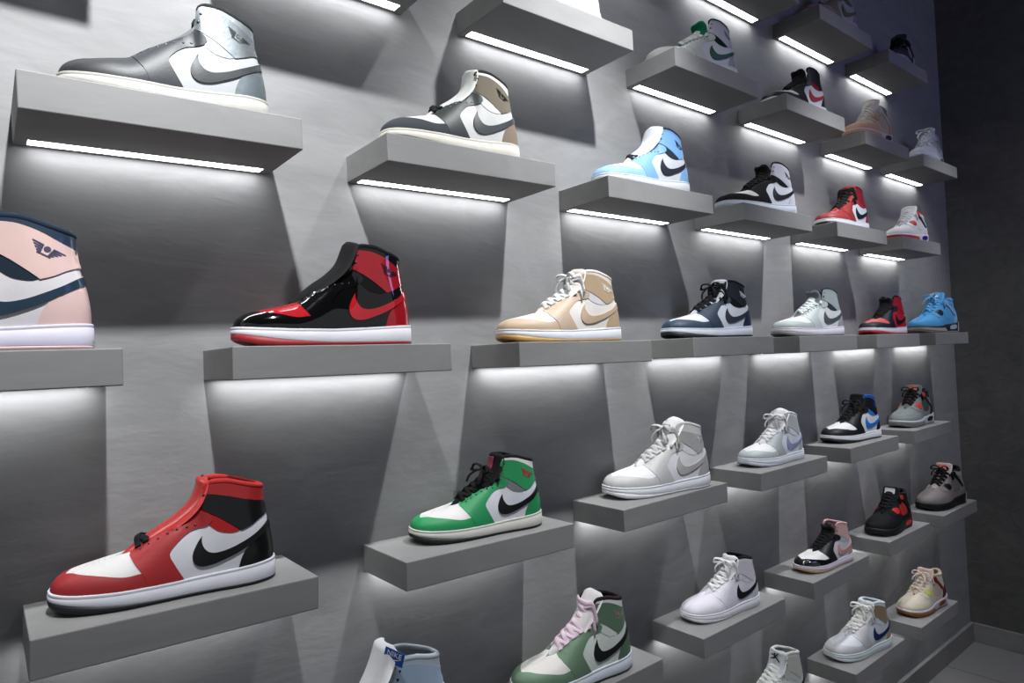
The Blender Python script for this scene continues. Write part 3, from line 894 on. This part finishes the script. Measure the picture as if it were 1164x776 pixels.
# ----------------------------------------------------------------------------- sneakers
POSE = {"A1": [-0.0154, -0.0978, -0.1021, 1.1342, 0.9955], "A2": [-0.0195, -0.0979, -0.1824, 1.1668, 0.8908], "A3": [-0.0147, -0.0964, -0.1906, 1.1396, 0.8984],
        "A4": [0.0149, -0.099, -0.195, 1.1318, 0.9082], "A5": [0.0545, -0.1008, -0.0593, 1.0408, 0.927], "A6": [0.0107, -0.1004, -0.1468, 1.1437, 0.9831],
        "A0": [0.0177, -0.0981, -0.1001, 1.1327, 1.0], "B1": [0.0095, -0.0973, -0.0973, 1.053, 1.027], "B2": [-0.0099, -0.0989, -0.0946, 1.1281, 1.0125],
        "B3": [0.0136, -0.0952, -0.1236, 1.1297, 0.9655], "B4": [0.0154, -0.0911, -0.1947, 1.1504, 0.9118], "B5": [0.0232, -0.0946, -0.0555, 1.0759, 0.9684],
        "B6": [0.0609, -0.0982, -0.037, 1.0511, 0.9533], "C2": [-0.0107, -0.0973, -0.0981, 1.1281, 1.0], "C3": [0.0063, -0.0831, -0.1867, 1.1662, 0.9129],
        "C4": [0.0203, -0.0886, -0.1141, 1.1061, 0.9507], "C5": [0.0066, -0.1038, -0.0066, 1.1007, 1.0301], "C6": [0.043, -0.1076, 0.0811, 1.0594, 1.0268],
        "D5": [0.0189, -0.1005, -0.1074, 1.1344, 1.0], "D6": [0.0863, -0.1064, 0.09, 1.0159, 1.0008], "E1": [-0.0129, -0.0932, -0.1205, 1.093, 0.9473],
        "E2": [0.0139, -0.0916, -0.1405, 1.0686, 0.9102], "E3": [0.0124, -0.1009, -0.2113, 1.1717, 0.9267], "E4": [0.0022, -0.0975, -0.0704, 1.031, 0.9228],
        "E5": [0.0147, -0.0866, -0.1481, 1.0878, 0.933], "E6": [0.0096, -0.0934, -0.026, 1.0509, 0.9659], "F1": [0.028, -0.0893, -0.0805, 1.1775, 1.0],
        "F2": [-0.0287, -0.1025, -0.1373, 1.1443, 0.9715], "F3": [-0.0091, -0.1008, -0.139, 1.0173, 0.8919], "F4": [-0.0007, -0.1173, -0.1209, 0.986, 0.8578],
        "F5": [-0.007, -0.1044, -0.0076, 1.0355, 0.9573], "F6": [0.0023, -0.1034, -0.1256, 1.1346, 0.9869], "G4": [-0.056, -0.0966, -0.0929, 1.0956, 0.9745],
        "G5": [-0.0125, -0.1035, -0.2142, 1.1173, 0.9292], "G6": [0.0166, -0.1066, -0.1235, 1.0558, 0.9245]}

LM = 'laces_mid'; LC = 'laces_plain'; L_ = 'laces'; LB = 'laces_bow'; LL = 'laces_low'
SHOES = {
 'A0': ('high', hi(upper='#dedadd', box='#e6d0cc', cap='#e6c6c0', eye='#e5c2bb', heel='#e8c8c3', strap='#e2c2bb', wing='#4c4a66', collar='#2b3b4e', roll='#22303f', gusset='#1f2d3a', lining='#22303f', stripe='#20384a', tongue='#2a3a4c', mid='#e2def0', out='#e6c4c2', fin='satin'),
        'pale pink high-top sneaker with navy collar, cut by the left frame edge'),
 'A1': ('high', hi(upper='#0c0c0d', perf='#6a1018', box='#b3202a', cap='#0c0c0d', eye='#0c0c0d', heel='#a81a26', strap='#9c1824', wing='#2a1216', collar='#0d0d0e', roll='#141414', gusset='#0e0e0f', lining='#141414', stripe='#bc1f2a', tongue='#1b1b1c', slab='_slab', mid='#e8e6ee', out='#9c1f27', fin='patent'),
        'shiny patent black and red high-top sneaker with a tall black tongue'),
 'A2': ('high', hi(upper='#efeae3', perf='#c8c0b6', box='#f0ede8', cap='#ccb398', eye='#cdb7a0', heel='#c8ad8e', strap='#bba283', wing='#eeeae4', collar='#e8dfd3', roll='#e6ddd2', gusset='#dedae0', lining='#d6c4b2', stripe='#c9af94', tongue='#efe2d6', laces=('#eeeeec', LB), mid='#e6e8f0', out='#c39852'),
        'tan and white high-top sneaker with white laces and a gum sole'),
 'A3': ('high', hi(upper='#dfe5ef', box='#e2e4ee', cap='#36495c', eye='#3a4858', heel='#26364f', strap='#182026', wing='#c8ccd8', collar='#151b21', roll='#161c22', gusset='#13171b', lining='#161c22', stripe='#303844', tongue='#c8ccd2', laces=('#12161a', LB), mid='#dfe4ee', out='#1a222c'),
        'navy and white high-top sneaker with black laces tied in a bow'),
 'A4': ('high', hi(upper='#e6ecec', box='#e8ecec', cap='#b9c4c2', eye='#ccd6d4', heel='#b0b0ba', strap='#a6b0b4', collar='#9aa4a8', roll='#3a4048', gusset='#343c42', lining='#343a42', stripe='#565c62', slab='_curled', tongue='#6c7278', laces=('#e8eeec', LC), mid='#e8e4ee', out='#8a8c88'),
        'pale grey and white high-top sneaker with a dark grey side stripe and white laces'),
 'A5': ('high', hi(upper='#c01c3a', box='#cf5f5c', cap='#1d222a', eye='#141a2e', heel='#bc1838', strap='#b01830', collar='#a01830', roll='#1a1a22', gusset='#b01830', lining='#1a1a22', stripe='#121318', slab='_curled', tongue='#1c1c20', laces=('#131416', LC), mid='#dcdce8', out='#a82028'),
        'red and navy high-top sneaker with black laces and a red outsole'),
 'A6': ('four', j4(upper='#57a5dc', mesh='#5aa4d8', wing='#8fbfe2', lock='#22303e', heel='#8ec0e4', tab='#dfe6ee', collar='#58a4da', lining='#4a94cc', tongue='#58a6de', tag='#e8e8f0', laces=('#64b2e8', LB), mid='#20262e', toe='#b6aea2', back='#d0d4dc', air='#b8c2cc', out='#888078'),
        'sky blue suede sneaker with a black midsole and white tongue label'),
 'B1': ('high', hi(upper='#b6b9bc', box='#303236', cap='#2a2c30', eye='#303338', heel='#889296', strap='#7e8488', wing='#3c4040', collar='#989ea0', roll='#2c2e30', gusset='#8a8e90', lining='#2c2e30', stripe='#383b3d', tongue='#6a6c70', slab='_short', mid='#bcbab4', out='#e6e6e2', eyelets='#1c1e20', fins=dict(heel='metal', strap='metal', collar='metal', gusset='metal')),
        'silver, white and dark grey high-top sneaker with a metallic heel'),
 'B2': ('high', hi(upper='#d2d2d0', box='#dcdcd6', cap='#3f4349', eye='#2f3534', heel='#8d7c6e', strap='#787062', wing='#26281f', collar='#e8e6e0', roll='#2a2c2a', gusset='#e4e4e4', lining='#2a2c2a', stripe='#394044', tongue='#d0d2d0', laces=('#1c2420', LL), mid='#d6d3c8', out='#2a2c2a', fins=dict(cap='suede', heel='suede', strap='suede')),
        'charcoal, white and brown high-top sneaker with a brown heel patch'),
 'B3': ('high', hi(upper='#d4d8de', box='#e8eef4', cap='#96c2ea', eye='#84b6e8', heel='#8abaea', strap='#7cb0e4', wing='#26323e', collar='#6c9aca', roll='#2a3440', gusset='#2a3440', lining='#2a3440', stripe='#222a32', tongue='#d2d4d6', slab='_slab', laces=('#22262a', LL), mid='#d2d4da', out='#8cb8e8'),
        'light blue and white high-top sneaker with a tall white tongue and black stripe'),
 'B4': ('high', hi(upper='#e4e8f0', box='#dddcd8', cap='#101012', eye='#0f0f11', heel='#dcdfea', strap='#c6c6d2', wing='#4a5064', collar='#cdcdd6', roll='#141416', gusset='#101418', lining='#141416', stripe='#10151c', slab='_curled', tongue='#161616', laces=('#111113', LC), mid='#d0d8e4', out='#98a0a8', fins=dict(cap='suede', eye='suede')),
        'black and white high-top sneaker with black suede toe and white heel'),
 'B5': ('high', hi(upper='#dfe4ec', box='#a03636', cap='#a43c3c', eye='#9e3434', heel='#a82848', strap='#982034', collar='#8c1c30', roll='#801c2e', gusset='#a82c34', lining='#701a28', stripe='#101c30', tongue='#bc4840', laces=('#1c2020', L_), mid='#dfe4ec', out='#141416'),
        'red high-top sneaker with a navy stripe on white, white midsole and black outsole'),
 'B6': ('four', j4(upper='#e4e3e4', mesh='#d8d8da', wing='#262a4a', lock='#d84838', dot='#cc4438', heel='#e6e6ec', tab='#20284a', collar='#e0dfe0', lining='#c03a34', tongue='#e8e8e8', tag='#e4e4e6', laces=('#e6e6e6', L_), mid='#dcdce2', toe='#c03630', back='#c82c40', air='#2a2a90', out='#b83a34', fin='leather'),
        'white sneaker with a red sole line and red and navy heel details'),
 'C2': ('high', hi(upper='#e8eaf0', heel='#dfe6e0', strap='#e4e6ea', collar='#e4e6ea', roll='#dcdee2', lining='#d8dade', stripe='#e0e4ec', tongue='#e8eaf0', mid='#e4eaf2', out='#dcdfe4'),
        'all white high-top sneaker cut by the top frame edge, only its heel in view'),
 'C3': ('high', hi(upper='#ced2dc', box='#d6d6d8', cap='#cccccc', eye='#c2c6c4', heel='#a6a4b2', strap='#c4c2d0', wing='#7a8298', collar='#b4b4c2', roll='#12302c', gusset='#0f2a26', lining='#12302c', stripe='#0e4a3e', slab='_curled', tongue='#0f6c4e', laces=('#d8dcd8', LC), mid='#d8d8da', out='#808080'),
        'white high-top sneaker with a dark green side stripe and green tongue tip'),
 'C4': ('high', hi(upper='#e0e0e6', box='#d8d8d8', cap='#18181a', eye='#1a1a1c', heel='#28282c', strap='#1e1c1e', collar='#1c1a1c', roll='#161416', gusset='#a02a38', lining='#161416', stripe='#a83440', slab='_curled', tongue='#1a1a1c', laces=('#18181a', LC), mid='#d8dce4', out='#5a2a28'),
        'high-top sneaker with black toe and ankle and a dark red stripe on white'),
 'C5': ('four', j4(upper='#c6b29e', cap='#d0a684', mesh='#beae9e', wing='#d4ccc4', lock='#c89a78', heel='#c8946c', tab='#b8a898', collar='#8c847a', lining='#7a736c', tongue='#cfc6bc', tag='#e4dcd4', laces=('#d8d4cc', L_), mid='#cfcbd4', toe='#d0a080', back='#b8b4c8', air='#4a3a58', out='#b08060'),
        'beige sneaker with orange-brown toe and white laces, high up'),
 'C6': ('four', j4(upper='#c8ccd8', mesh='#a6aeb6', wing='#a2aab2', lock='#b0b8c0', heel='#c6cad6', tab='#bcc0cc', lining='#a0a4a8', tongue='#ccd0d8', tag='#a8acb0', laces=('#d8dce4', LB), mid='#d0d4e0', toe='#ccd0dc', back='#c8ccd8', air='#6a7286', out='#c0c4d0', fin='leather'),
        'all white sneaker on the topmost shelf beside the dark end wall'),
 'D5': ('high', hi(upper='#b6b2b6', box='#b0a0a4', cap='#a88a92', eye='#8c8a70', heel='#b09098', strap='#a6a6a0', collar='#a8a4a8', roll='#808080', gusset='#6a7050', lining='#707070', stripe='#74705c', tongue='#a8a4a4', laces=('#b8b4b4', L_), mid='#c2bec2', out='#8a8488'),
        'whitish pink sneaker cut by the top frame edge, toe hidden behind its shelf'),
 'D6': ('four', j4(upper='#4a4850', mesh='#8a8a92', wing='#16161a', lock='#1a1a1e', heel='#b6b6c2', tab='#1c1c20', collar='#1a1a1e', lining='#1c1c20', tongue='#3a3a40', tag='#4a4a50', laces=('#141416', L_), mid='#b4b4c0', toe='#a8a8b2', back='#b0b0bc', air='#707078', out='#50505a'),
        'black and silver sneaker on the shelf in the top corner'),
 'E1': ('high', hi(upper='#e8e8ee', perf='#b4b0b0', box='#e4e2e0', cap='#a62f33', eye='#ae2d31', heel='#101011', strap='#141414', collar='#b42c2c', roll='#bb3331', gusset='#b82b2c', lining='#b02c2c', stripe='#111113', tongue='#be302f', low=True, laces=('#161a1a', LL), mid='#e9e9f2', out='#15171d', eyelets='#3a0c0e', fins=dict(heel='satin', strap='satin', collar='satin', tongue='satin')),
        'red, white and black high-top sneaker without a bow, red tongue leaning forward'),
 'E2': ('high', hi(upper='#e6e6ee', perf='#b8b4b2', box='#e4e2e0', cap='#2b995d', eye='#2c9a5f', heel='#2a965a', strap='#2a965b', wing='#bc3040', collar='#e8e6e6', roll='#19191a', gusset='#a6a6a8', lining='#171718', stripe='#0c0c10', tongue='#18181a', tag='#8c2c44', laces=('#111112', LM), mid='#dcdad2', out='#15171a', fins=dict(gusset='metal')),
        'green and white high-top sneaker with black laces and a black stripe'),
 'E3': ('high', hi(upper='#ecebf0', perf='#cfcdd0', box='#f0f0f2', cap='#cccbca', eye='#cdcccb', heel='#bdbcbc', strap='#aeadac', wing='#d6d6d4', collar='#d8d7d4', roll='#d0d0ce', gusset='#e4e4e8', lining='#d0d0d0', stripe='#b9b7b5', slab='_tall', tongue='#efefef', tag='#d2d2d2', low=True, laces=('#cbcbc9', LB), mid='#e6e8ee', out='#dcdde0', fins=dict(strap='suede', stripe='suede')),
        'light grey and white high-top sneaker with flat grey laces and grey stripe'),
 'E4': ('high', hi(upper='#e2e8ee', box='#f0f0f2', cap='#bcc4c4', eye='#b4bcbe', heel='#c2c4cc', strap='#bcc2c4', collar='#dfe1e3', roll='#dcdee0', gusset='#dfe4ea', lining='#d6d8da', stripe='#9c9ec6', slab='_tall', tongue='#ececee', laces=('#eeecee', LB), mid='#e4e8f0', out='#c2c6d4'),
        'pale grey and white high-top sneaker with a lilac side stripe'),
 'E5': ('high', hi(upper='#e2e6ea', box='#f0eff0', cap='#161819', eye='#131516', heel='#15161a', strap='#121418', wing='#2a4aa0', collar='#2860b6', roll='#2960bc', gusset='#3876ce', lining='#18181c', stripe='#2c74ca', tongue='#1a1a1c', laces=('#141416', LM), mid='#e4e8ec', out='#141618'),
        'black and white high-top sneaker with a bright blue stripe and blue collar'),
 'E6': ('four', j4(upper='#868d8c', cap='#919a9a', mesh='#4c5256', wing='#24282c', lock='#e44e4a', dot='#e6524c', heel='#303438', tab='#e4524c', collar='#2a2e32', lining='#23272a', tongue='#6c7674', tag='#dc6a48', laces=('#141416', LB), mid='#d2d4d8', toe='#8a8c8c', back='#d4d4da', air='#15171a', out='#8a8a8a'),
        'grey suede sneaker with coral red accents and black laces'),
 'F1': ('high', hi(upper='#a8bdd2', cap='#a8bdd2', eye='#a8bdd2', heel='#a8bdd2', strap='#a6bad0', collar='#b4bec8', roll='#b2bac2', gusset='#b4bcc4', lining='#aab2ba', stripe='#e4e4e8', tongue='#ececef', slab='_pulled', mid='#e8e8ea', out='#d8d8dc', fins=dict(upper='suede', strap='suede')),
        'pale blue suede sneaker with a big white tongue, cut by the bottom frame edge'),
 'F2': ('high', hi(upper='#dfe8e0', perf='#b89aa0', box='#e4e2dc', cap='#6d8a70', eye='#6b886e', heel='#5e7b63', strap='#5e7963', wing='#9e8876', collar='#dfe6e4', roll='#2a2228', gusset='#dce4dc', lining='#2c2428', stripe='#15171a', slab='_tall', tongue='#dedada', laces=('#ead2e0', L_), mid='#dfe6f0', out='#25352e'),
        'sage green and white high-top sneaker with pale pink laces'),
 'F3': ('high', hi(upper='#e8e8f2', box='#ece8f2', cap='#e9e6f0', eye='#e8e5ef', heel='#dddde2', strap='#d8d4de', collar='#dfdce4', roll='#15151b', gusset='#dcdce4', lining='#121216', stripe='#111418', tongue='#e8e6ea', laces=('#ececec', LB), mid='#e8e8f0', out='#d0d0d4'),
        'white high-top sneaker with a black stripe and black lining'),
 'F4': ('high', hi(upper='#e4dce2', box='#f0f0f0', cap='#121214', eye='#17181d', heel='#d6aca4', strap='#deb6b0', collar='#d6a6a4', roll='#d7aeac', gusset='#b7ced4', lining='#c69a9c', stripe='#d6a69e', slab='_curled', tongue='#1e1e1c', tag='#3a3a3a', laces=('#141416', LC), mid='#e4dcec', out='#c6a078', fins=dict(cap='patent')),
        'black and pink sneaker with white toe box and a light gum outsole'),
 'F5': ('four', j4(upper='#141517', mesh='#b83230', wing='#17181a', lock='#d83a35', dot='#d63c37', heel='#161618', tab='#18181a', collar='#161618', lining='#131415', tongue='#151618', tag='#b8b8bc', laces=('#121314', L_), mid='#121314', toe='#1c1d20', back='#c83230', air='#d83c38', out='#0e0e10'),
        'black suede sneaker with bright red patches on side and heel'),
 'F6': ('four', j4(upper='#8f8785', mesh='#7a7474', wing='#17181b', lock='#1a1b1d', heel='#8a8382', tab='#b8b2b0', collar='#b0aaa6', lining='#242426', tongue='#c4b6b2', tag='#ec7c6c', laces=('#141517', LB), mid='#181a1d', toe='#141618', back='#d4d4d4', air='#15171a', out='#101214'),
        'taupe suede sneaker with black sole and black laces beside the end wall'),
 'G4': ('high', hi(upper='#e2e4e2', cap='#dfe1df', eye='#d6dad6', heel='#d8dad8', strap='#cfd0c6', collar='#dcdedc', roll='#d8dad6', gusset='#d8dad4', lining='#d0d2cc', stripe='#15181c', tongue='#c8ccd0', laces=('#e6e8e4', LC), mid='#e4e6e8', out='#d8dadc'),
        'white sneaker with small black figure on its tongue, cut by the bottom frame edge'),
 'G5': ('high', hi(upper='#dfe8ee', box='#e6ebf0', cap='#d3d2d6', eye='#d0d0d2', heel='#bda591', strap='#98886a', collar='#dde4e8', roll='#d8e0e6', gusset='#dce8ee', lining='#d6dade', stripe='#1b2a5e', tongue='#e4e8ea', laces=('#eceae6', LB), mid='#dde8ea', out='#d8dce0'),
        'white and pale grey high-top sneaker with a navy side stripe and olive ankle'),
 'G6': ('four', j4(upper='#ddd2c0', cap='#e0dac4', mesh='#c8b8a4', wing='#862430', lock='#d4dc6c', heel='#6a3430', tab='#8a7a3a', collar='#dcd4c4', lining='#cbb8a4', tongue='#d8c4b4', tag='#c8a898', laces=('#e4d2c4', LB), mid='#d8d4e4', toe='#a8713c', air='#8a5a2c', back='#c8ccd8', out='#8a5a30'),
        'cream sneaker with a gum toe sole and a dark red side piece'),
}
SHOE_OBJS = {}
for key, (kit, spec, label) in SHOES.items():
    x, z, ti, w = shelf_place(key)
    px, py, yaw, s, kz = POSE[key]
    r, objs = sneaker(kit, spec, label)
    SHOE_OBJS[key] = objs
    r.rotation_mode = 'ZYX'; r.rotation_euler = (0, -ti, yaw)
    r.scale = (s, s, s*kz)
    r.location = (x+px*math.cos(ti), py, z+px*math.sin(ti)+.0003)

# woven tag with lettering on the pale blue shoe's tongue, and the leaping figure on the white one's
def text_mesh(s, size, depth):
    cu = bpy.data.curves.new('lettering', 'FONT'); cu.body = s; cu.size = size; cu.extrude = depth; cu.align_x = 'CENTER'; cu.align_y = 'CENTER'
    o = bpy.data.objects.new('lettering', cu); COL.objects.link(o)
    me = bpy.data.meshes.new_from_object(o.evaluated_get(bpy.context.evaluated_depsgraph_get()))
    bpy.data.objects.remove(o)
    me.materials.clear(); me.materials.append(None)
    return me

def flat_mesh(name, pts, depth):
    bm = bmesh.new()
    f = bm.faces.new([bm.verts.new((x, y, 0)) for x, y in pts])
    r = bmesh.ops.extrude_face_region(bm, geom=[f])
    bmesh.ops.translate(bm, verts=[v for v in r['geom'] if isinstance(v, bmesh.types.BMVert)], vec=(0, 0, depth))
    bmesh.ops.recalc_face_normals(bm, faces=bm.faces); bmesh.ops.triangulate(bm, faces=bm.faces)
    me = bpy.data.meshes.new(name); bm.to_mesh(me); bm.free(); me.materials.append(None)
    return me

def frame(o, pos, right, up):
    r = Vector(right).normalized(); n = r.cross(Vector(up)).normalized(); u = n.cross(r)
    M = Matrix((r, u, n)).transposed().to_4x4(); M.translation = Vector(pos)
    o.matrix_local = M

tg = child('woven_tag', box_mesh('woven_tag', (-.018, -.0125, -.0016), (.018, .0125, 0), .0006), SHOE_OBJS['F1']['tongue'], shoe_mat('#2a5fb4', 'fabric'), 'blue woven tag with white lettering')
frame(tg, TAG[0], TAG[1], TAG[2])
lt = child('lettering', text_mesh('NIKE', .0125, .0003), tg, shoe_mat('#f0f0f4', 'satin')); lt.location = (0, .0048, .0003)
SW = [(-.0105, -.0010), (-.0085, .0012), (-.0088, -.0012), (-.0070, -.0022), (-.0040, -.0020), (.0105, .0028), (-.0035, -.0040), (-.0075, -.0050), (-.0102, -.0040)]
sw = child('side_stripe', flat_mesh('side_stripe', [(x*1.35, y*1.35) for x, y in SW][::-1], .0004), tg, shoe_mat('#f0f0f4', 'satin')); sw.location = (0, -.0036, 0)
FIG = [(0, .2), (.5, .55), (.95, 1.25), (1.1, 1.2), (.8, .5), (.35, -.05), (.75, -.6), (1.5, -1.15), (1.4, -1.35), (.55, -.95), (.1, -.5), (-.3, -.85), (-.9, -.95), (-1.5, -1.2), (-1.6, -1.0), (-.95, -.6), (-.35, -.25),
       (-.45, .1), (-.95, .05), (-1.35, .3), (-1.25, .45), (-.85, .3), (-.35, .42), (-.38, .75), (-.2, .9), (0, .78), (.02, .5)]
fg = child('leaping_figure', flat_mesh('leaping_figure', [(x*.0105, y*.0105) for x, y in FIG][::-1], .0006), SHOE_OBJS['G4']['tongue'], shoe_mat('#15181c', 'satin'), 'small black leaping figure')
frame(fg, FIGPOS[0], FIGPOS[1], FIGPOS[2])

# ----------------------------------------------------------------------------- lights
def spot(x, y, z, tx, ty, tz, e, ang, blend, size, col=(1, 1, 1)):
    l = bpy.data.lights.new('track_spot', 'SPOT'); l.energy = e; l.spot_size = math.radians(ang); l.spot_blend = blend; l.shadow_soft_size = size; l.color = col
    o = bpy.data.objects.new('track_spot', l); COL.objects.link(o)
    o.location = (x, y, z); o.rotation_euler = (Vector((tx, ty, tz))-Vector((x, y, z))).to_track_quat('-Z', 'Y').to_euler()
    return o
for x, z, e, cone, wide in SPOTS:                           # each track head: a narrow beam and its spill
    spot(x, -.93, 1.59, x, 0, z, e, cone, 1, .03, (.97, .99, 1))
    spot(x, -.93, 1.59, x, 0, z, wide, 96, 1, .03, (.97, .99, 1))
def area(loc, to, size, e, col):
    l = bpy.data.lights.new('room_light', 'AREA'); l.energy = e; l.size = size; l.color = col
    o = bpy.data.objects.new('room_light', l); COL.objects.link(o)
    o.location = loc; o.rotation_euler = (Vector(to)-Vector(loc)).to_track_quat('-Z', 'Y').to_euler()
for a in AREAS:
    area(*a)
w = bpy.data.worlds.new('world'); SC.world = w; w.use_nodes = True
w.node_tree.nodes['Background'].inputs[0].default_value = (.9, .93, 1, 1)
w.node_tree.nodes['Background'].inputs[1].default_value = WORLD
